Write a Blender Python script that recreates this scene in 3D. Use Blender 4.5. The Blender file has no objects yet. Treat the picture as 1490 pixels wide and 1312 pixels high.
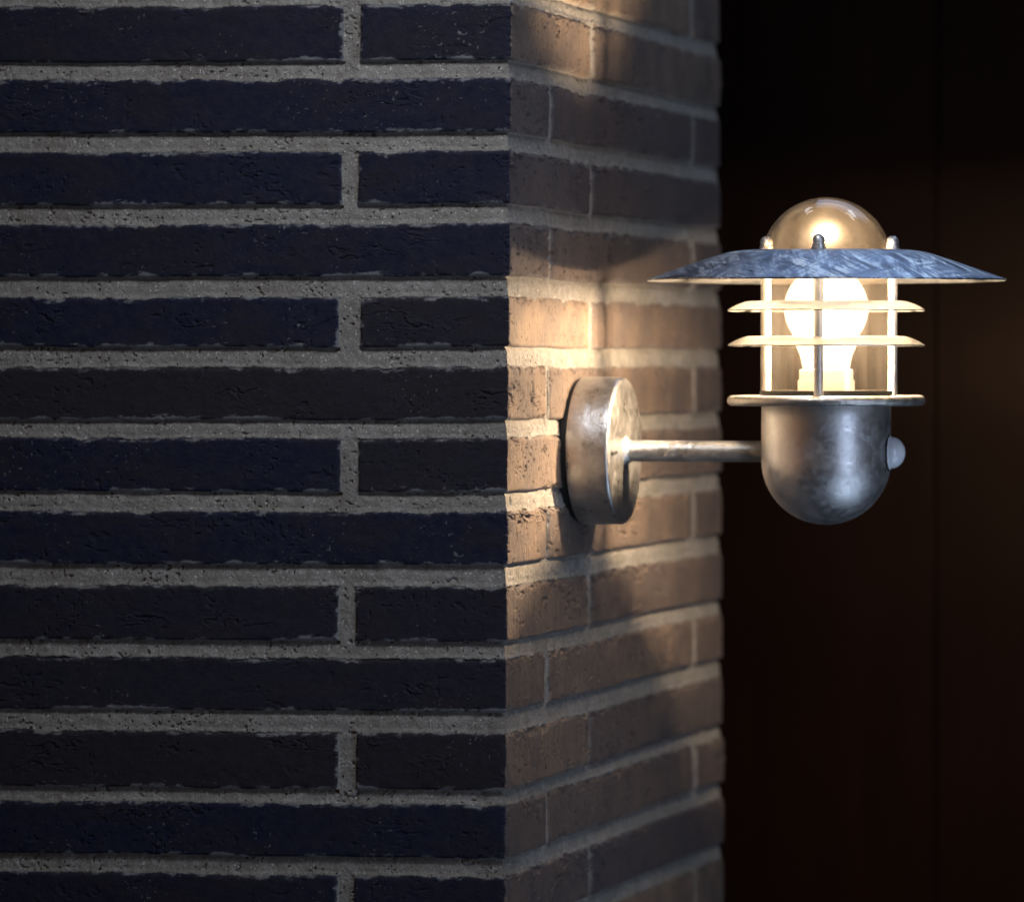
import bpy, bmesh, math
import numpy as np
from mathutils import Vector, Matrix

MM = 0.001
sc = bpy.context.scene
col = sc.collection
rng = np.random.default_rng(11)

# ------------------------------------------------------------------ helpers
def tag(o, label=None, cat=None, group=None, kind=None):
    if label: o['label'] = label
    if cat: o['category'] = cat
    if group: o['group'] = group
    if kind: o['kind'] = kind
    return o

def link(name, me, mat=None, parent=None, loc=None, smooth=35):
    o = bpy.data.objects.new(name, me)
    col.objects.link(o)
    if mat: me.materials.append(mat)
    if smooth:
        for p in me.polygons: p.use_smooth = True
        me.set_sharp_from_angle(angle=math.radians(smooth))
    if parent: o.parent = parent
    if loc is not None: o.location = loc
    return o

def lathe_mesh(name, prof, n=144, closed=True, axis='Z', wob=None):
    """turn a profile of (radius, height) in mm round an axis; closed profile = solid"""
    vs, fs, rings = [], [], []
    for (r, h) in prof:
        if r < 1e-6:
            vs.append((0, 0, h)); rings.append([len(vs) - 1]); continue
        ring = []
        for k in range(n):
            a = 2 * math.pi * k / n
            dz = wob(r, a) if wob else 0.0
            vs.append((r * math.cos(a), r * math.sin(a), h + dz)); ring.append(len(vs) - 1)
        rings.append(ring)
    m = len(prof)
    for i in range(m if closed else m - 1):
        A, B = rings[i], rings[(i + 1) % m]
        if len(A) == 1 and len(B) == 1: continue
        for k in range(n):
            k2 = (k + 1) % n
            if len(A) == 1: fs.append((A[0], B[k], B[k2]))
            elif len(B) == 1: fs.append((A[k], A[k2], B[0]))
            else: fs.append((A[k], A[k2], B[k2], B[k]))
    V = [Vector(v) * MM for v in vs]
    if axis == 'X': V = [Vector((v.z, v.y, v.x)) for v in V]
    me = bpy.data.meshes.new(name)
    me.from_pydata([tuple(v) for v in V], [], fs)
    bm = bmesh.new(); bm.from_mesh(me)
    bmesh.ops.recalc_face_normals(bm, faces=bm.faces); bm.to_mesh(me); bm.free()
    return me

def arc(cx, cz, r, a0, a1, n):
    return [(cx + r * math.cos(math.radians(a0 + (a1 - a0) * i / n)),
             cz + r * math.sin(math.radians(a0 + (a1 - a0) * i / n))) for i in range(n + 1)]

# ------------------------------------------------------------------ materials
class N:
    def __init__(s, name):
        s.m = bpy.data.materials.new(name); s.m.use_nodes = True
        s.t = s.m.node_tree; s.t.nodes.clear()
        s.out = s.t.nodes.new('ShaderNodeOutputMaterial')
    def n(s, typ, **kw):
        nd = s.t.nodes.new(typ)
        for k, v in kw.items():
            if k.startswith('_'): setattr(nd, k[1:], v)
            else: nd.inputs[k.replace('__', ' ')].default_value = v
        return nd
    def l(s, a, b): s.t.links.new(a, b)
    def noise(s, vec, scale, detail=4, rough=.55, dist=0):
        nd = s.n('ShaderNodeTexNoise', Scale=scale, Detail=detail, Roughness=rough, Distortion=dist)
        if vec is not None: s.l(vec, nd.inputs['Vector'])
        return nd.outputs['Fac']
    def ramp(s, fac, stops):
        nd = s.n('ShaderNodeValToRGB'); cr = nd.color_ramp
        while len(cr.elements) < len(stops): cr.elements.new(.5)
        for e, (p, c) in zip(cr.elements, stops):
            e.position = p; e.color = (c, c, c, 1) if not isinstance(c, tuple) else (*c, 1)
        s.l(fac, nd.inputs['Fac']); return nd.outputs['Color']
    def mix(s, fac, a, b, mode='MIX'):
        nd = s.n('ShaderNodeMix', _data_type='RGBA', _blend_type=mode)
        for sock, v in ((nd.inputs['Factor'], fac), (nd.inputs['A'], a), (nd.inputs['B'], b)):
            if isinstance(v, (int, float)):
                sock.default_value = v if sock.type == 'VALUE' else (v, v, v, 1)
            elif isinstance(v, tuple): sock.default_value = (*v, 1)
            else: s.l(v, sock)
        for o in nd.outputs:
            if o.type == 'RGBA': return o
    def math(s, op, a, b=0.0, clamp=False):
        nd = s.n('ShaderNodeMath', _operation=op, _use_clamp=clamp)
        for i, v in ((0, a), (1, b)):
            if isinstance(v, (int, float)): nd.inputs[i].default_value = v
            else: s.l(v, nd.inputs[i])
        return nd.outputs[0]
    def coord(s, scale=(1, 1, 1), rot=(0, 0, 0), kind='Object'):
        tc = s.n('ShaderNodeTexCoord'); m0 = s.n('ShaderNodeMapping'); mp = s.n('ShaderNodeMapping')
        m0.inputs['Rotation'].default_value = rot; mp.inputs['Scale'].default_value = scale
        s.l(tc.outputs[kind], m0.inputs['Vector']); s.l(m0.outputs['Vector'], mp.inputs['Vector'])
        return mp.outputs['Vector']
    def bump(s, h, strength, dist, prev=None):
        b = s.n('ShaderNodeBump', Strength=strength, Distance=dist); s.l(h, b.inputs['Height'])
        if prev is not None: s.l(prev, b.inputs['Normal'])
        return b.outputs['Normal']

def mat_metal(name, c0, c1, r0, r1, bump=.3, big=35., fine=900., scratch=0.0, dark_spots=True, metal=.93):
    m = N(name); v = m.coord()
    n1 = m.noise(v, big, 5, .6, .6); n2 = m.noise(v, big * 5, 4, .65); n3 = m.noise(v, fine, 2)
    f = m.math('ADD', m.math('MULTIPLY', n1, .6), m.math('MULTIPLY', n2, .4))
    fr = m.ramp(f, [(.36, 0.), (.64, 1.)])
    c = m.mix(fr, c0, c1)
    rf = m.math('ADD', m.math('MULTIPLY', fr, r1 - r0), r0)
    h = m.math('ADD', n2, m.math('MULTIPLY', n3, .25))
    if scratch:
        acc = None
        for i, (rz, sx) in enumerate(((1.28, 1.), (-1.2, 1.), (.75, .8))):
            vv = m.coord((7 * sx, 170, 60), (0, 0, rz))
            s_ = m.ramp(m.noise(vv, 1.0, 6, .7, .5), [(.42, 0.), (.58, 1.)])
            msk = m.ramp(m.noise(m.coord((1, 1, 1), (i, i, 0)), 22 + 9 * i, 3, .6, .5), [(.42, 0.), (.58, 1.)])
            s2 = m.mix(msk, (.5, .5, .5), s_)
            acc = s2 if acc is None else m.mix(.5, acc, s2)
        c = m.mix(scratch, c, m.ramp(acc, [(.28, tuple(x * .28 for x in c0)), (.5, c0), (.74, tuple(min(1, x * 1.9) for x in c1))]))
        rf = m.math('ADD', rf, m.math('MULTIPLY', m.math('SUBTRACT', acc, .5), .35))
        h = m.math('ADD', h, m.math('MULTIPLY', acc, .8))
    if dark_spots:
        sp = m.ramp(m.noise(v, 160, 2, .5), [(.70, 0.), (.76, 1.)])
        c = m.mix(m.math('MULTIPLY', sp, .6), c, (.12, .11, .10))
    # zinc spangle: faint crystals a few millimetres across
    vo = m.n('ShaderNodeTexVoronoi', Scale=210); m.l(v, vo.inputs['Vector'])
    sp_ = m.n('ShaderNodeSeparateColor'); m.l(vo.outputs['Color'], sp_.inputs[0])
    c = m.mix(m.math('MULTIPLY', sp_.outputs[0], .15), c, tuple(x * .55 for x in c0))
    rf = m.math('ADD', rf, m.math('MULTIPLY', m.math('SUBTRACT', sp_.outputs[1], .5), .10))
    # water marks running down
    run = m.ramp(m.noise(m.coord((60, 60, 9)), 1, 4, .6), [(.50, 0.), (.68, 1.)])
    c = m.mix(m.math('MULTIPLY', run, .15), c, (.30, .30, .31))
    bs = m.n('ShaderNodeBsdfPrincipled', Metallic=metal)
    m.l(c, bs.inputs['Base Color']); m.l(rf, bs.inputs['Roughness'])
    m.l(m.bump(h, bump, .0006, m.bump(n1, bump * .8, .004)), bs.inputs['Normal'])
    m.l(bs.outputs[0], m.out.inputs['Surface'])
    return m.m

M = {}
M['zinc'] = mat_metal('galvanised_steel', (.60, .60, .61), (.76, .76, .77), .36, .48, .10)
M['zinc_plate'] = mat_metal('galvanised_plate', (.38, .37, .36), (.62, .61, .60), .28, .42, .26, big=50, dark_spots=False)
M['zinc_rod'] = mat_metal('pale_zinc_rod', (.55, .55, .56), (.72, .72, .72), .38, .52, .3, metal=.6)
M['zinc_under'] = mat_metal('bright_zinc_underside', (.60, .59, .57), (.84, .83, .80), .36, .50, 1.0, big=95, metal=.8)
M['zinc_canopy'] = mat_metal('scratched_zinc', (.28, .32, .40), (.50, .55, .64), .36, .50, .3, scratch=.9)  # bluish base colour stands in for the sky's reflection on the canopy
M['zinc_rough'] = mat_metal('dipped_zinc', (.48, .47, .44), (.68, .67, .64), .34, .50, .5, big=60)

def mat_simple(name, c, rough=.5, spec=.5, noise=.0):
    m = N(name); bs = m.n('ShaderNodeBsdfPrincipled', Roughness=rough)
    bs.inputs['Specular IOR Level'].default_value = spec
    v = m.coord(); n = m.noise(v, 180, 3)
    m.l(m.mix(m.math('MULTIPLY', n, noise * 2, True), c, tuple(x * .5 for x in c)), bs.inputs['Base Color'])
    m.l(bs.outputs[0], m.out.inputs['Surface']); return m.m
M['rubber'] = mat_simple('black_rubber', (.012, .012, .012), .6, .3, .2)
M['ceramic'] = mat_simple('white_ceramic', (.75, .72, .66), .4, .5, .1)

def mat_glass():
    m = N('smoky_clear_glass'); v = m.coord()
    tr = m.n('ShaderNodeBsdfTransparent'); tr.inputs['Color'].default_value = (.95, .91, .86, 1)
    gl = m.n('ShaderNodeBsdfGlossy', Roughness=.03)
    di = m.n('ShaderNodeBsdfTranslucent'); di.inputs['Color'].default_value = (.95, .84, .72, 1)
    df = m.n('ShaderNodeBsdfDiffuse'); df.inputs['Color'].default_value = (.9, .8, .68, 1)
    ad = m.n('ShaderNodeMixShader', Fac=.5); m.l(di.outputs[0], ad.inputs[1]); m.l(df.outputs[0], ad.inputs[2])
    # dusty film with fine specks and faint vertical runs
    runs = m.noise(m.coord((90, 90, 6)), 1, 4, .6)
    dust = m.ramp(m.noise(v, 1300, 2, .6), [(.70, 0.), (.80, 1.)])
    f = m.math('ADD', m.math('ADD', m.math('MULTIPLY', m.ramp(runs, [(.38, 0.), (.66, 1.)]), .0032), .0004), m.math('MULTIPLY', dust, .02), True)
    mx = m.n('ShaderNodeMixShader'); m.l(f, mx.inputs[0]); m.l(tr.outputs[0], mx.inputs[1]); m.l(ad.outputs[0], mx.inputs[2])
    fr = m.n('ShaderNodeLayerWeight', Blend=.5)
    ff = m.math('ADD', m.math('MULTIPLY', m.math('POWER', fr.outputs['Facing'], 5.0), .8), .035, True)
    m2 = m.n('ShaderNodeMixShader'); m.l(ff, m2.inputs[0]); m.l(mx.outputs[0], m2.inputs[1]); m.l(gl.outputs[0], m2.inputs[2])
    g3 = m.n('ShaderNodeBsdfGlossy', Roughness=.30); g3.inputs['Color'].default_value = (1, .9, .78, 1)
    m3 = m.n('ShaderNodeMixShader', Fac=.005); m.l(m2.outputs[0], m3.inputs[1]); m.l(g3.outputs[0], m3.inputs[2])
    m.l(m3.outputs[0], m.out.inputs['Surface']); return m.m
M['glass'] = mat_glass()

def mat_bulb():
    m = N('lit_frosted_bulb')
    tr = m.n('ShaderNodeBsdfTransparent'); tr.inputs['Color'].default_value = (1, .97, .93, 1)
    di = m.n('ShaderNodeBsdfTranslucent'); di.inputs['Color'].default_value = (1, .93, .82, 1)
    mx = m.n('ShaderNodeMixShader', Fac=.009); m.l(tr.outputs[0], mx.inputs[1]); m.l(di.outputs[0], mx.inputs[2])
    em = m.n('ShaderNodeEmission', Strength=BULB_GLOW); em.inputs['Color'].default_value = (1, .84, .60, 1)
    ad = m.n('ShaderNodeAddShader'); m.l(mx.outputs[0], ad.inputs[0]); m.l(em.outputs[0], ad.inputs[1])
    m.l(ad.outputs[0], m.out.inputs['Surface']); return m.m
BULB_GLOW = .30
M['bulb'] = mat_bulb()

def mat_emit(name, c, s):
    m = N(name); em = m.n('ShaderNodeEmission', Strength=s); em.inputs['Color'].default_value = (*c, 1)
    m.l(em.outputs[0], m.out.inputs['Surface']); return m.m
M['filament'] = mat_emit('glowing_filament', (1, .86, .64), 200.)

def mat_lens():
    m = N('milky_sensor_plastic')
    bs = m.n('ShaderNodeBsdfPrincipled', Roughness=.22)
    bs.inputs['Base Color'].default_value = (.78, .81, .88, 1)
    bs.inputs['Subsurface Weight'].default_value = .4
    bs.inputs['Subsurface Radius'].default_value = (.004, .004, .004)
    bs.inputs['Coat Weight'].default_value = .4
    m.l(bs.outputs[0], m.out.inputs['Surface']); return m.m
M['lens'] = mat_lens()

def mat_brick():
    m = N('brick_and_mortar')
    at = m.n('ShaderNodeVertexColor', _layer_name='wallmask')
    sp = m.n('ShaderNodeSeparateColor'); m.l(at.outputs['Color'], sp.inputs[0])
    brick, tone, smear, flank = sp.outputs[0], sp.outputs[1], sp.outputs[2], at.outputs['Alpha']
    v = m.coord()
    grain = m.noise(v, 900, 3, .7); mid = m.noise(v, 120, 5, .65); big = m.noise(v, 22, 4, .6)
    # brick: shade of the front put in as near-black colour, lit flank paler
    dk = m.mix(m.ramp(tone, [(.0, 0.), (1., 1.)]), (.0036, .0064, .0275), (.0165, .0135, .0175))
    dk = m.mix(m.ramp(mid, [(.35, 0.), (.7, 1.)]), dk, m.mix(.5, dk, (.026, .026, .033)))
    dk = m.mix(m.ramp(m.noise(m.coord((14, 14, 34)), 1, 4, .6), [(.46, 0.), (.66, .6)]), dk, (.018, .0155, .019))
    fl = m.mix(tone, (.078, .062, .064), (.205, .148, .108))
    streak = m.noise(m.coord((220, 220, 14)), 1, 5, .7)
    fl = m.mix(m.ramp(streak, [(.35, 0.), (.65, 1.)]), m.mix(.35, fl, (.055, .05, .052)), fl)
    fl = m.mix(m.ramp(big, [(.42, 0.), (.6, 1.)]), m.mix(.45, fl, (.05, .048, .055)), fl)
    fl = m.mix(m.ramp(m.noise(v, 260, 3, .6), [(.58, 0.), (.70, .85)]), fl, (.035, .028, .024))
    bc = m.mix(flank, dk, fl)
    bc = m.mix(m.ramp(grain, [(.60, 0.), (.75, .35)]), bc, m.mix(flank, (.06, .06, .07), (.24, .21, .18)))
    # mortar: sandy, with dark pores and pale grains
    mo = m.mix(m.ramp(mid, [(.3, 0.), (.7, 1.)]), (.175, .163, .147), (.300, .288, .270))
    mo = m.mix(m.ramp(m.noise(v, 16, 4, .65), [(.40, 0.), (.66, .55)]), mo, (.155, .140, .120))
    mo = m.mix(m.ramp(grain, [(.30, 1.), (.46, 0.)]), mo, (.10, .095, .085))
    mo = m.mix(m.ramp(m.noise(v, 520, 2, .5), [(.64, 0.), (.70, 1.)]), mo, (.48, .46, .43))
    mo = m.mix(m.ramp(m.noise(v, 300, 2, .45), [(.27, 1.), (.315, 0.)]), mo, (.025, .022, .02))
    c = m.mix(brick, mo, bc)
    c = m.mix(m.math('MULTIPLY', smear, .75), c, (.27, .27, .28))
    bs = m.n('ShaderNodeBsdfPrincipled', Roughness=.82)
    bs.inputs['Specular IOR Level'].default_value = .22
    m.l(c, bs.inputs['Base Color'])
    hm = m.math('ADD', m.math('MULTIPLY', grain, .8), m.math('MULTIPLY', mid, 1.2))
    m.l(m.bump(hm, .55, .0012), bs.inputs['Normal'])
    m.l(bs.outputs[0], m.out.inputs['Surface']); return m.m
M['brick'] = mat_brick()

def mat_panel():
    m = N('dark_stained_wood')
    g = m.noise(m.coord((60, 60, 3)), 1, 6, .6, 1.)
    big = m.noise(m.coord(), 5, 3)
    bs = m.n('ShaderNodeBsdfPrincipled')
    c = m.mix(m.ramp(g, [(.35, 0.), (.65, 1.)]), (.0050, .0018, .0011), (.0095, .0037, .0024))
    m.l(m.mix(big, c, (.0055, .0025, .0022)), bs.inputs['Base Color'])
    bs.inputs['Roughness'].default_value = .42
    bs.inputs['Specular IOR Level'].default_value = .06
    bs.inputs['Specular Tint'].default_value = (1., .78, .66, 1)
    m.l(m.bump(g, .15, .001), bs.inputs['Normal'])
    m.l(bs.outputs[0], m.out.inputs['Surface']); return m.m
M['panel'] = mat_panel()

# ------------------------------------------------------------------ brick pillar
def vnoise(X, Y, seed):
    """smooth value noise, X and Y arrays in lattice units"""
    r = np.random.default_rng(seed); T = r.random((256, 256)).astype(np.float32) * 2 - 1
    xi = np.floor(X).astype(np.int32); yi = np.floor(Y).astype(np.int32)
    fx = (X - xi).astype(np.float32); fy = (Y - yi).astype(np.float32)
    fx = fx * fx * (3 - 2 * fx); fy = fy * fy * (3 - 2 * fy)
    a = T[xi & 255, yi & 255]; b = T[(xi + 1) & 255, yi & 255]
    c = T[xi & 255, (yi + 1) & 255]; d = T[(xi + 1) & 255, (yi + 1) & 255]
    return (a + (b - a) * fx) * (1 - fy) + (c + (d - c) * fx) * fy

def fbm(X, Y, seed, octv=4, g=.5):
    s = 0; a = 1; t = 0
    for i in range(octv):
        s = s + a * vnoise(X * 2 ** i + 17.3 * i, Y * 2 ** i + 5.1 * i, seed + i); t += a; a *= g
    return s / t

def sstep(a, b, x):
    t = np.clip((x - a) / (b - a), 0, 1); return t * t * (3 - 2 * t)

D = 668.0                                   # depth of the pillar, mm
def build_wall():
    def steps(a, b, h): return np.arange(a, b, h)
    U = np.concatenate([steps(-900, -400, 6), steps(-400, -6, .56), steps(-6, 6, .4), steps(6, 240, .9),
                        steps(240, 655, 1.5), steps(655, 680, .8), steps(680, 1100, 6), [1100.]])
    Z = np.concatenate([steps(-900, -440, 5), steps(-440, 296, .56), steps(296, 450, 5), [450.]])
    # course table: z of brick top and bottom, measured in mm from eye level
    tops = {0: 245.5, 1: 194.6, 2: 144.3, 3: 94.4, 4: 44.0, 5: -4.6, 6: -53.5, 7: -104.2, 8: -155.6, 9: -205.4, 10: -256.4, 11: -305.5, 12: -355}
    bots = {0: 206.4, 1: 157.2, 2: 107.4, 3: 57.8, 4: 9.2, 5: -41.2, 6: -90.8, 7: -140.9, 8: -193.5, 9: -241.9, 10: -295.9, 11: -342.5, 12: -392}
    ks = list(range(-9, 24))
    for k in ks:
        if k not in tops:
            tops[k] = 194.6 - 49.95 * (k - 1) + rng.uniform(-.6, .6); bots[k] = tops[k] - 37.6
    u, z = np.meshgrid(U, Z)                # rows = z
    u = u.astype(np.float32); z = z.astype(np.float32)
    warp = 1.0 * fbm(u / 90, z / 400, 3, 3) + .35 * fbm(u / 18, z / 60, 8, 3)
    zz = z + warp
    brick = np.zeros_like(u); tone = np.full_like(u, .5); edge_top = np.full_like(u, 99.); edge_bot = np.full_like(u, 99.)
    dist = np.full_like(u, -99.)            # >0 inside a brick
    below = np.full_like(u, 99.)            # distance below the brick above
    crease = np.zeros_like(u); crack = np.zeros_like(u); tilt = np.zeros_like(u)
    rag_t = 1.0 * fbm(u / 14, z / 200, 21, 5, .62) + .55 * fbm(u / 2.4, z / 200, 25, 3, .6)
    bite = sstep(.25, .6, fbm(u / 22, z / 48, 31, 3)) * 1.8
    rag_b = .35 * fbm(u / 26, z / 200, 41, 4)
    rag_s = .9 * fbm(u / 40, z / 9, 51, 4)
    tones_front = {0: .35, 1: .15, 2: .1, 3: .2, 4: .1, 5: .95, 6: .2, 7: .1, 8: .55, 9: .6, 10: .9, 11: .05, 12: .3}
    for k in ks:
        odd = k % 2 != 0
        t, b = tops[k], bots[k]
        rows = (Z > b - 14) & (Z < t + 14)
        r0, r1 = np.argmax(rows), len(Z) - np.argmax(rows[::-1])
        S = slice(r0, r1)
        j = lambda s: rng.uniform(-s, s)
        if odd: spans = [(-1180, -540), (-528 + j(2), 105 + j(2.5)), (117 + j(1), 563 + j(3)), (575 + j(1), 1200)]
        else:   spans = [(-1180, -650), (-636, -122 + j(1.5)), (-108.5 + j(1.2), 227.5 + j(2)), (239 + j(1.5), 767), (779, 1200)]
        for (a, c) in spans:
            du, dz_ = u[S], zz[S]
            tl = rng.uniform(-.0022, .0022)
            cm = .5 * (max(a, -400) + min(c, 700))
            tt = t + tl * (du - cm) + rag_t[S] - bite[S] * .9
            bb = b + tl * (du - cm) + rag_b[S]
            sT = tt - dz_; sB = dz_ - bb
            sS = np.minimum(du - (a + rag_s[S]), (c - rag_s[S]) - du)
            s = np.minimum(np.minimum(sT, sB), sS)
            m_ = s > dist[S]
            dist[S] = np.where(m_, s, dist[S])
            edge_top[S] = np.where(m_, sT, edge_top[S]); edge_bot[S] = np.where(m_, sB, edge_bot[S])
            tn = rng.random(); tf = tones_front.get(k, rng.random())
            if a < -130 and c < -100 and k in (4, 6, 2): tf = .05
            if c > 200 and not odd and k in (4, 6): tf = .75
            flank_tone = {0: .75, 1: .08, 2: .1, 3: .35, 4: .9, 5: .8, 6: .85, 7: .8, 8: .6, 9: .65, 10: .7, 11: .35, 12: .15}.get(k, tn)  # light put into the tone: courses near the lamp paler, upper ones greyer
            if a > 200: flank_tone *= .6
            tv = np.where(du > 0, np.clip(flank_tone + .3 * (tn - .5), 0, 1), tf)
            tone[S] = np.where(m_, tv, tone[S])
            tilt[S] = np.where(m_, rng.uniform(-.5, .7) + (sB / 38) * rng.uniform(-.6, .6), tilt[S])
            below[S] = np.where((sB < 0) & (sS > -1.), np.minimum(below[S], -sB), below[S])
        if k in (3, 5, 7, 9, 1):            # open, dark joint between the header and the next brick
            w_ = {3: 1., 5: .9, 7: .6, 9: .7, 1: .35}[k]
            cr = sstep(1.5, .5, np.abs(u[S] - 113.5 - 1.2 * fbm(u[S] / 50, z[S] / 7, 91, 3)) - .6) * ((zz[S] < t - 3) & (zz[S] > b))
            crack[S] = np.maximum(crack[S], cr * w_)
    # folds and tears of the clay: zero lines of a warped noise, in sparse patches
    wz = zz + 5 * fbm(u / 30, z / 20, 301, 3)
    n1 = fbm(u / 26, wz / 9, 311, 4, .55)
    patch = .55 * sstep(.24, .5, fbm(u / 60, z / 26, 321, 3)) * sstep(6, 12, edge_bot)
    crease = patch * (1.5 * np.exp(-(n1 / .035) ** 2) - .8 * np.exp(-((n1 - .10) / .07) ** 2))
    n2 = fbm(u / 9, wz / 3.2, 331, 3, .6)
    crease += sstep(.34, .55, fbm(u / 34, z / 16, 341, 3)) * .7 * sstep(.1, .5, n2)
    crease *= 1 + 1.6 * (u > 0)
    mb = sstep(-.35, .45, dist)             # brick mask
    # mortar joint: deep under the brick above, nearly flush on top of the brick below
    deep = np.exp(-(np.clip(below, 0, 99) / 2.2) ** 2)
    mortar = 2.3 + 2.0 * deep * (.75 + .5 * fbm(u / 30, z / 50, 351, 3)) + .8 * sstep(9, 0, below) + .55 * fbm(u / 6, z / 6, 101, 4, .6) + .22 * fbm(u / 1.6, z / 1.6, 111, 2) + 7.5 * crack
    mortar -= .9 * sstep(3.5, 0, -dist) * (edge_top < 0)
    # pores
    pore = sstep(.52, .66, vnoise(u / 2.3, z / 1.8, 121)) * sstep(.0, .4, vnoise(u / 14, z / 9, 122))
    mortar += 1.3 * pore
    surf = tilt + .55 * fbm(u / 40, z / 25, 131, 3) + .25 * fbm(u / 7, z / 5, 141, 4, .6) + crease
    pit = sstep(.55, .75, vnoise(u / 3.1, z / 2.6, 151)) * sstep(.1, .5, vnoise(u / 25, z / 15, 152))
    surf += .7 * pit
    side = sstep(-1, 1, u)
    pit2 = sstep(.30, .55, fbm(u / 7, z / 3.2, 401, 4, .6)) * sstep(-.05, .3, fbm(u / 40, z / 18, 411, 3))
    surf += side * 2.2 * pit2
    surf += side * .35 * fbm(u / 2.2, z / 9, 421, 3, .6)      # vertical drag marks
    surf += 3.2 * side * sstep(9, 0, edge_top) * sstep(.05, .4, fbm(u / 13, z / 7, 431, 4, .6))
    surf += (.7 + 1.8 * side) * sstep(5, 0, edge_bot) * sstep(.2, .5, fbm(u / 16, z / 7, 441, 3, .6))
    surf += 1.6 * sstep(4.5, 0, np.abs(u)) * sstep(.12, .45, fbm(u / 20, z / 3.5, 451, 4, .6))
    surf += 1.0 * sstep(2.6, 0, dist) ** 2 + .6 * sstep(2.2, 0, np.abs(u)) * 1.0
    surf += sstep(3.5, 0, edge_top) * .9 * sstep(0., .5, fbm(u / 9, z / 30, 161, 3) + .25)
    d = np.clip(surf * mb + mortar * (1 - mb), -1.5, 11)
    # white lime smears along the arrises
    patchy = sstep(-.05, .35, fbm(u / 33, z / 30, 361, 3))
    near = sstep(5.0, .3, np.minimum(edge_bot, 40)) * .95 * patchy + sstep(3.5, .2, np.minimum(dist, 40)) * .6 + .04
    sm = sstep(.50, .72, (.5 + .5 * fbm(u / 11, z / 4, 171, 5, .65)) + .34 * near - .17) * mb
    spk = sstep(.80, .9, vnoise(u / 2., z / 1.4, 181)) * sstep(.2, .6, vnoise(u / 30, z / 30, 182)) * mb
    smear = np.clip(sm * .7 * (near > .06) + .5 * spk, 0, 1)
    smear *= np.where(u > 0, .35, 1.)
    # along the bricks' lower edge a brownish shadow gap stays free of lime
    x = np.where(u <= 0, np.minimum(u, -d), -d); y = np.where(u <= 0, d, u)
    y = np.where(u > 0, np.clip(y, d, D - d), y)
    bk = u > D
    x = np.where(bk, np.minimum(-(u - D), -d), x); y = np.where(bk, D - d, y)
    zc = z * (1 + 3.9e-5 * np.clip(-u, 0, 500))
    x = x + .0075 * z * (1 - 1.7 * np.clip(y, 0, D) / D)
    co = np.stack([x, y, zc], -1).reshape(-1, 3).astype(np.float32) * MM
    nz, nu = u.shape
    idx = np.arange(nz * nu, dtype=np.int32).reshape(nz, nu)
    q = np.stack([idx[:-1, :-1], idx[:-1, 1:], idx[1:, 1:], idx[1:, :-1]], -1).reshape(-1)
    nf = len(q) // 4
    me = bpy.data.meshes.new('brick_pillar')
    me.vertices.add(len(co)); me.vertices.foreach_set('co', co.ravel())
    me.loops.add(len(q)); me.loops.foreach_set('vertex_index', q)
    me.polygons.add(nf); me.polygons.foreach_set('loop_start', np.arange(0, nf * 4, 4, dtype=np.int32))
    me.polygons.foreach_set('use_smooth', np.ones(nf, dtype=bool))
    me.update(calc_edges=True)
    ca = me.color_attributes.new('wallmask', 'FLOAT_COLOR', 'POINT')
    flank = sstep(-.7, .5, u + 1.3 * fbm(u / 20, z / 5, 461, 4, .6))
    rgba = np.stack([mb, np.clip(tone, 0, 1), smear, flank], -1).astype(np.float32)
    ca.data.foreach_set('color', rgba.ravel())
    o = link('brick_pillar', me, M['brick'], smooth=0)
    return tag(o, 'corner pillar of long dark bricks with thick pale mortar joints', 'brick pillar')
build_wall()

# ------------------------------------------------------------------ wood panelled wall behind
def build_panel():
    bm = bmesh.new()
    xs = [-1300, -772, -322, 128, 578, 1028, 1600]
    y0 = 950
    pts = []
    for i, xx in enumerate(xs):
        if 0 < i < len(xs) - 1: pts += [(xx - 3, y0), (xx - 2, y0 + 6), (xx + 2, y0 + 6), (xx + 3, y0)]
        else: pts.append((xx, y0))
    pts += [(xs[-1], y0 + 40), (xs[0], y0 + 40)]
    lo = [bm.verts.new((p[0] * MM, p[1] * MM, -1.5)) for p in pts]
    hi = [bm.verts.new((p[0] * MM, p[1] * MM, .62)) for p in pts]
    n = len(pts)
    for i in range(n): bm.faces.new((lo[i], lo[(i + 1) % n], hi[(i + 1) % n], hi[i]))
    bm.faces.new(hi); bm.faces.new(lo[::-1])
    bmesh.ops.recalc_face_normals(bm, faces=bm.faces)
    me = bpy.data.meshes.new('panelled_wall'); bm.to_mesh(me); bm.free()
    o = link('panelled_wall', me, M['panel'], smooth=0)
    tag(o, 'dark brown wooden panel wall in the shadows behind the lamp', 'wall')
build_panel()

# ------------------------------------------------------------------ the lamp
AX = Vector((182, 196.6, 0))                # lamp axis, mm
TH = math.radians(14.94)
base = bpy.data.objects.new('wall_lamp', None); col.objects.link(base)
base.location = (0, 196.6 * MM, -65 * MM)
tag(base, 'lit galvanised steel wall lamp with glass dome and wide canopy on the brick pillar', 'wall lamp')
def at(x, y, z): return Vector((x, y - 196.6, z + 65)) * MM      # mm in the place -> local to the lamp
AXL = at(AX.x, AX.y, 0)

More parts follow.
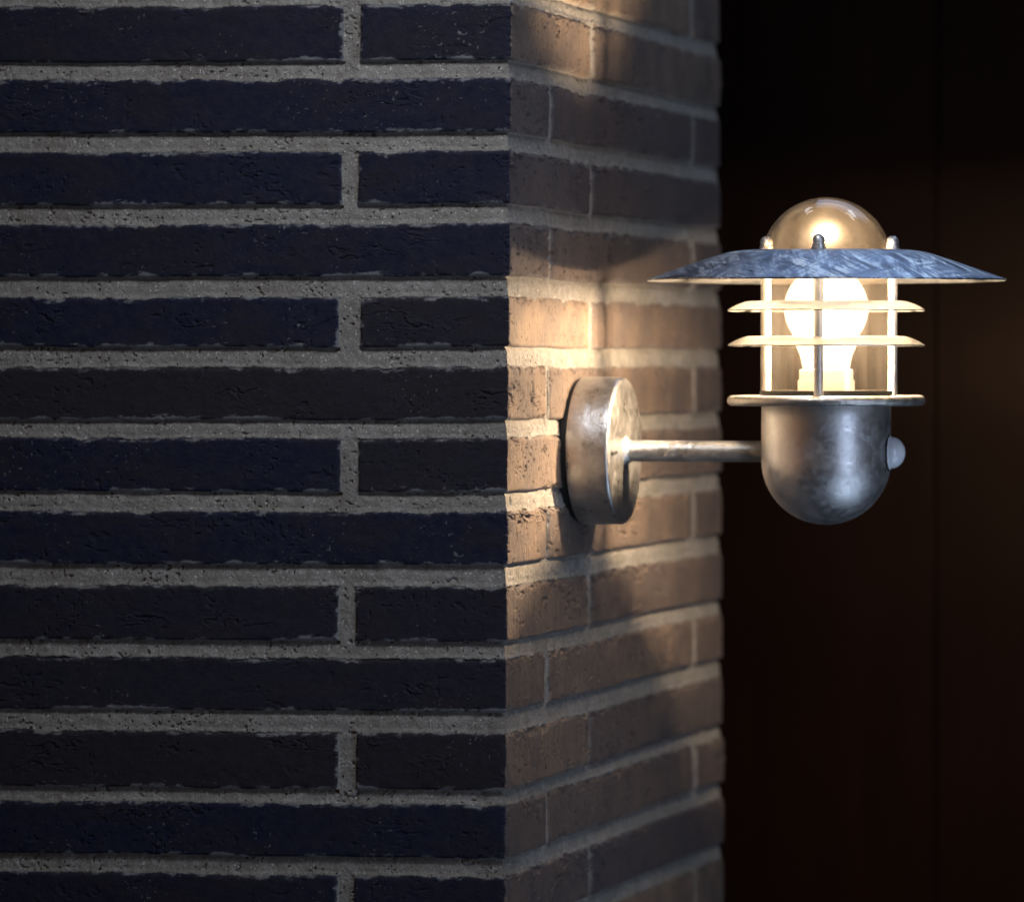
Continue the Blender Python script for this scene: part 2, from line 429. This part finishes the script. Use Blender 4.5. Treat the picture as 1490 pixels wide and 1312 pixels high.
# mounting plate (a shallow drawn cup whose axis is +x)
prof = [(0, 2.2), (49.5, 2.2), (52.6, 3.2)] + [(53.3, 6.0), (53.4, 18), (53.0, 28)] + arc(50.2, 31.4, 2.9, 0, 90, 6) + [(30, 34.7), (12, 34.9), (0, 34.9)]
def plate_wob(r, a): return 0.0
me = lathe_mesh('mounting_plate', prof, 160, closed=False, axis='X')
plate = link('mounting_plate', me, M['zinc_plate'], base, at(0, 196.6, -65), 40)
bm = bmesh.new()                            # a small dark scuff on the plate's face
pts = [(-43, .3), (-41.5, 1.3), (-38, 1.0), (-34, 1.5), (-29.5, 1.9), (-25.5, .8), (-27.5, -.6), (-33, -1.0), (-37, -.8), (-39.5, -1.8), (-42.5, -1.6)]
lo = [bm.verts.new((34.85 * MM, a * MM, (b - 1.2) * MM)) for a, b in pts]
hi = [bm.verts.new((35.15 * MM, a * MM, (b - 1.2) * MM)) for a, b in pts]
bm.faces.new(hi); bm.faces.new(lo[::-1])
for i in range(len(pts)): bm.faces.new((lo[i], lo[(i + 1) % len(pts)], hi[(i + 1) % len(pts)], hi[i]))
bmesh.ops.recalc_face_normals(bm, faces=bm.faces)
me = bpy.data.meshes.new('scuff_mark'); bm.to_mesh(me); bm.free()
link('scuff_mark', me, M['rubber'], plate, None, 0)
me = lathe_mesh('gasket', [(0, -3.0), (50.8, -3.0), (50.8, 2.6), (0, 2.6)], 120, closed=False, axis='X')
link('gasket', me, M['rubber'], base, at(0, 196.6, -65), 40)
# arm with a small weld collar
prof = [(0, 33.5), (11.5, 33.5), (10.6, 35.4), (8.6, 37.0), (7.7, 39.5), (7.6, 60), (7.6, 120), (7.6, 140.5), (0, 140.5)]
me = lathe_mesh('arm', prof, 72, closed=False, axis='X')
link('arm', me, M['zinc_rough'], base, at(0, 196.6, -65), 40)

# housing: cylinder closed by a hemisphere
prof = [(0, -24.5), (44.5, -24.5), (46.2, -27.6), (46.3, -50)] + arc(0, -70.8, 46.3, 0, -90, 26)
prof[-1] = (0, -117.1)
me = lathe_mesh('housing', prof, 160, closed=False)
link('housing', me, M['zinc'], base, AXL + Vector((0, 0, 0)), 40)

# motion sensor on the far side from the arm
me = lathe_mesh('motion_sensor', [(0, 43.5), (12.3, 43.5), (12.4, 46.4), (11.7, 47.2), (0, 47.2)], 64, closed=False, axis='X')
sen = link('motion_sensor', me, M['lens'], base, AXL + Vector((0, 0, -65.4 * MM)), 40)
prof = [(11.4, 46.9)] + [(11.4 * math.cos(math.radians(t)), 47.0 + 10.3 * math.sin(math.radians(t))) for t in range(6, 90, 7)] + [(0, 57.3)]
me = lathe_mesh('sensor_lens', prof, 64, closed=False, axis='X')
link('sensor_lens', me, M['lens'], sen, None, 60)
me = lathe_mesh('sensor_seal', [(12.9, 45.3), (13.0, 46.0), (12.4, 46.6), (12.35, 45.3)], 64, closed=True, axis='X')
link('sensor_seal', me, M['rubber'], sen, None, 60)

# louvre rings
def ring_prof(top, drop, r_in, r_flat, r_out, th):
    up = [(r_in, top), (r_flat, top)]
    for i in range(1, 8):
        t = i / 7
        up.append((r_flat + (r_out - r_flat) * t, top - drop * t ** 1.7))
    dn = [(r - (th * .35 if i > 3 else 0), h - th * (1 - .35 * (i == 8))) for i, (r, h) in enumerate(up)][::-1]
    return up + dn
def ring_wob(seed, amp):
    ph = [seed * 1.7 + i for i in range(5)]
    return lambda r, a: amp * (math.sin(3 * a + ph[0]) + .6 * math.sin(7 * a + ph[1]) + .4 * math.sin(17 * a + ph[2])) * (r / 70) ** 3
for i, (top, drop) in enumerate(((42.6, 6.2), (17.6, 6.2))):
    me = lathe_mesh('louvre_ring', ring_prof(top, drop, 48.6, 54.0, 70.4, 1.3), 180, wob=ring_wob(i + 1, .12))
    link('louvre_ring', me, M['zinc_rough'], base, AXL, 50)
prof = [(45.0, -25.2), (62.5, -25.0)] + arc(67.2, -28.4, 3.6, 95, -85, 12) + [(65.5, -31.6), (64.6, -28.4), (45.0, -27.4)]
me = lathe_mesh('base_ring', prof, 180, wob=ring_wob(4, .08))
link('base_ring', me, M['zinc_rough'], base, AXL, 50)

# glass dome, its black seal, and the canopy
ri, ro = 44.3, 46.8
prof = [(ro, -21.4), (ro, 20)] + arc(0, 70.0, ro, 0, 90, 26)[:-1] + [(0, 70 + ro), (0, 70 + ri)] + arc(0, 70.0, ri, 90, 0, 26)[1:] + [(ri, 20), (ri, -21.4)]
me = lathe_mesh('glass_dome', prof, 160, closed=True)
link('glass_dome', me, M['glass'], base, AXL, 40)
me = lathe_mesh('dome_seal', [(43.6, -24.6), (47.4, -24.6), (47.6, -22.6), (47.1, -21.2), (47.1, -21.5), (43.6, -21.5)], 140)
link('dome_seal', me, M['rubber'], base, AXL, 40)

def canopy_curve():
    P = [(49.0, 79.0), (56, 79.0)]
    # rounded shoulder, then a nearly straight skirt
    for t in np.linspace(.08, 1, 12):
        a = t * math.radians(21)
        P.append((56 + 30 * math.sin(a) / math.sin(math.radians(21)) * .62, 79.0 - 30 * (1 - math.cos(a)) * 1.35))
    x0, z0 = P[-1]
    for t in np.linspace(.1, 1, 12):
        P.append((x0 + (128.2 - x0) * t, z0 + (58.0 - z0) * (t ** 1.04)))
    return P
cu = canopy_curve()
cl = [(max(49.0, r - .2), h - 1.1) for r, h in cu][::-1]
me = lathe_mesh('canopy', cu + cl, 220, wob=lambda r, a: (.22 * math.sin(2 * a + .6) + .10 * math.sin(5 * a + 1) + .05 * math.sin(23 * a)) * (r / 128) ** 3)
can = link('canopy', me, M['zinc_canopy'], base, AXL, 50)
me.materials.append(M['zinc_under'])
for p in me.polygons:                       # underside set paler than the top to bounce more lamplight onto the wall
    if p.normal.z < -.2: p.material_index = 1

# three rods with acorn nuts
rv = Vector((math.cos(TH), math.sin(TH), 0)); dv = Vector((-math.sin(TH), math.cos(TH), 0))
rodp = [(0, -27.0), (3.3, -27.0), (3.3, 79.5), (0, 79.5)]
nutp = [(0, 78.8), (5.4, 78.8), (5.4, 80.3), (4.7, 80.5), (4.7, 82.6), (4.0, 83.0), (4.0, 83.9), (4.4, 84.3), (4.3, 86.2), (3.6, 87.9), (2.0, 89.2), (0, 89.5)]
for i, phi in enumerate((-9.4, 111, 232)):
    a = math.radians(phi)
    off = (rv * math.sin(a) - dv * math.cos(a)) * 52.3 * MM
    me = lathe_mesh('rod', rodp, 28, closed=False)
    r_ = link('rod', me, M['zinc_rod'], base, AXL + off, 40)
    me = lathe_mesh('cap_nut', nutp, 28, closed=False)
    link('cap_nut', me, M['zinc'], r_, None, 30)

# bulb and socket
prof = [(0, -10), (16, -10), (17, -4), (18.6, 4), (21.5, 11)] + arc(0, 37.5, 30, -38, 90, 22)
prof[-1] = (0, 67.5)
me = lathe_mesh('light_bulb', prof, 96, closed=False)
bulb = link('light_bulb', me, M['bulb'], base, AXL, 60)
me = lathe_mesh('filament', [(0, 21), (1.6, 21.5), (2.4, 23), (2.4, 42), (1.6, 43.5), (0, 44)], 24, closed=False)
link('filament', me, M['filament'], bulb, None, 60)
me = lathe_mesh('bulb_socket', [(0, -22.5), (20, -22.5), (20.3, -22), (20.3, -14), (19.2, -13.4), (19.2, -7.2), (18.6, -6.3), (17.3, -6.3), (16.8, -8), (0, -8)], 80, closed=False)
link('bulb_socket', me, M['ceramic'], base, AXL, 40)
me = lathe_mesh('reflector_plate', [(0, -24.2), (43.4, -24.2), (43.4, -23.2), (0, -23.2)], 96, closed=False)
link('reflector_plate', me, M['zinc_rough'], base, AXL, 40)

# the bulb's light
def lamp(name, typ, energy, color, loc, parent=None, **kw):
    ld = bpy.data.lights.new(name, typ); ld.energy = energy; ld.color = color
    for k, v in kw.items(): setattr(ld, k, v)
    o = bpy.data.objects.new(name, ld); col.objects.link(o)
    o.location = loc
    if parent: o.parent = parent
    return o
WARM = (1.0, .82, .60)
for z_ in (24.5, 30.5, 36.5):                 # the glowing filament is upright, about 2 cm tall
    lamp('bulb_light', 'POINT', 9.6, WARM, (0, 0, z_ * MM), bulb, shadow_soft_size=.005)

# unseen area lamps: added fills for dusk light and sheen, and two roof windows
def area(name, radiance, color, loc, aim, sx, sy, spread=180):
    o = lamp(name, 'AREA', radiance * math.pi * sx * sy, color, loc, shape='RECTANGLE', size=sx, size_y=sy)
    o.data.spread = math.radians(spread)
    o.rotation_euler = (Vector(aim) - Vector(loc)).to_track_quat('-Z', 'Y').to_euler()
    return o
area('front_fill', 3.2, (.90, .93, 1.0), (.10, -.55, .85), (-.05, 0, .06), .45, .35, 85)  # area fill added in front for the soft dusk light
area('housing_sheen_strip', 1.35, (.62, .74, 1.0), (1.55, -1.0, .0), (.18, .2, -.05), .32, 1.5, 90)  # strip lamp added for the cool upright band on the housing
area('low_sheen_fill', .30, (.60, .76, 1.0), (1.15, -.25, -1.15), (.18, .2, -.1), 1.3, 1.1, 70)  # area lamp added below for the cool sheen under the housing
area('canopy_sheen_fill', 2.0, (.40, .60, 1.0), (.4, 1.9, 1.9), (.18, .2, .05), 1.8, 1.1)  # area lamp added behind for the blue sky sheen on the canopy
area('roof_window', 9.0, (.80, .88, 1.0), (.82, 1.07, 1.6), (.18, .2, .1), .5, .16)
area('roof_window', 9.0, (.80, .88, 1.0), (-.56, .82, 1.6), (.18, .2, .1), .5, .16)

# ------------------------------------------------------------------ world: dusk sky
w = bpy.data.worlds.new('World'); sc.world = w; w.use_nodes = True
nt = w.node_tree; nt.nodes.clear()
sky = nt.nodes.new('ShaderNodeTexSky'); sky.sky_type = 'NISHITA'; sky.sun_disc = False
sky.sun_elevation = math.radians(.5); sky.sun_rotation = math.radians(230)
bg = nt.nodes.new('ShaderNodeBackground'); bg.inputs['Strength'].default_value = .035
wo = nt.nodes.new('ShaderNodeOutputWorld')
nt.links.new(sky.outputs[0], bg.inputs[0]); nt.links.new(bg.outputs[0], wo.inputs[0])

# ------------------------------------------------------------------ camera
cd = bpy.data.cameras.new('camera'); cam = bpy.data.objects.new('camera', cd); col.objects.link(cam)
d = Vector((-0.25776733, 0.96604619, -0.01762848))
cam.location = (.90635, -3.38946, 0)
cam.rotation_euler = d.to_track_quat('-Z', 'Y').to_euler()
cd.sensor_fit = 'HORIZONTAL'; cd.sensor_width = 36; cd.lens = 36 * 7430 / 1490
cd.clip_start = .05; cd.clip_end = 100
cd.dof.use_dof = True; cd.dof.focus_distance = 3.545; cd.dof.aperture_fstop = 5.2; cd.dof.aperture_blades = 8
sc.camera = cam

vs = sc.view_settings
vs.view_transform = 'Standard'; vs.look = 'None'; vs.exposure = 0; vs.gamma = 1
sc.render.engine = 'CYCLES'
cy = sc.cycles
cy.max_bounces = 14; cy.transparent_max_bounces = 32; cy.diffuse_bounces = 5; cy.glossy_bounces = 6
cy.sample_clamp_indirect = 6.0; cy.use_denoising = True; cy.caustics_reflective = True
cy.blur_glossy = .6
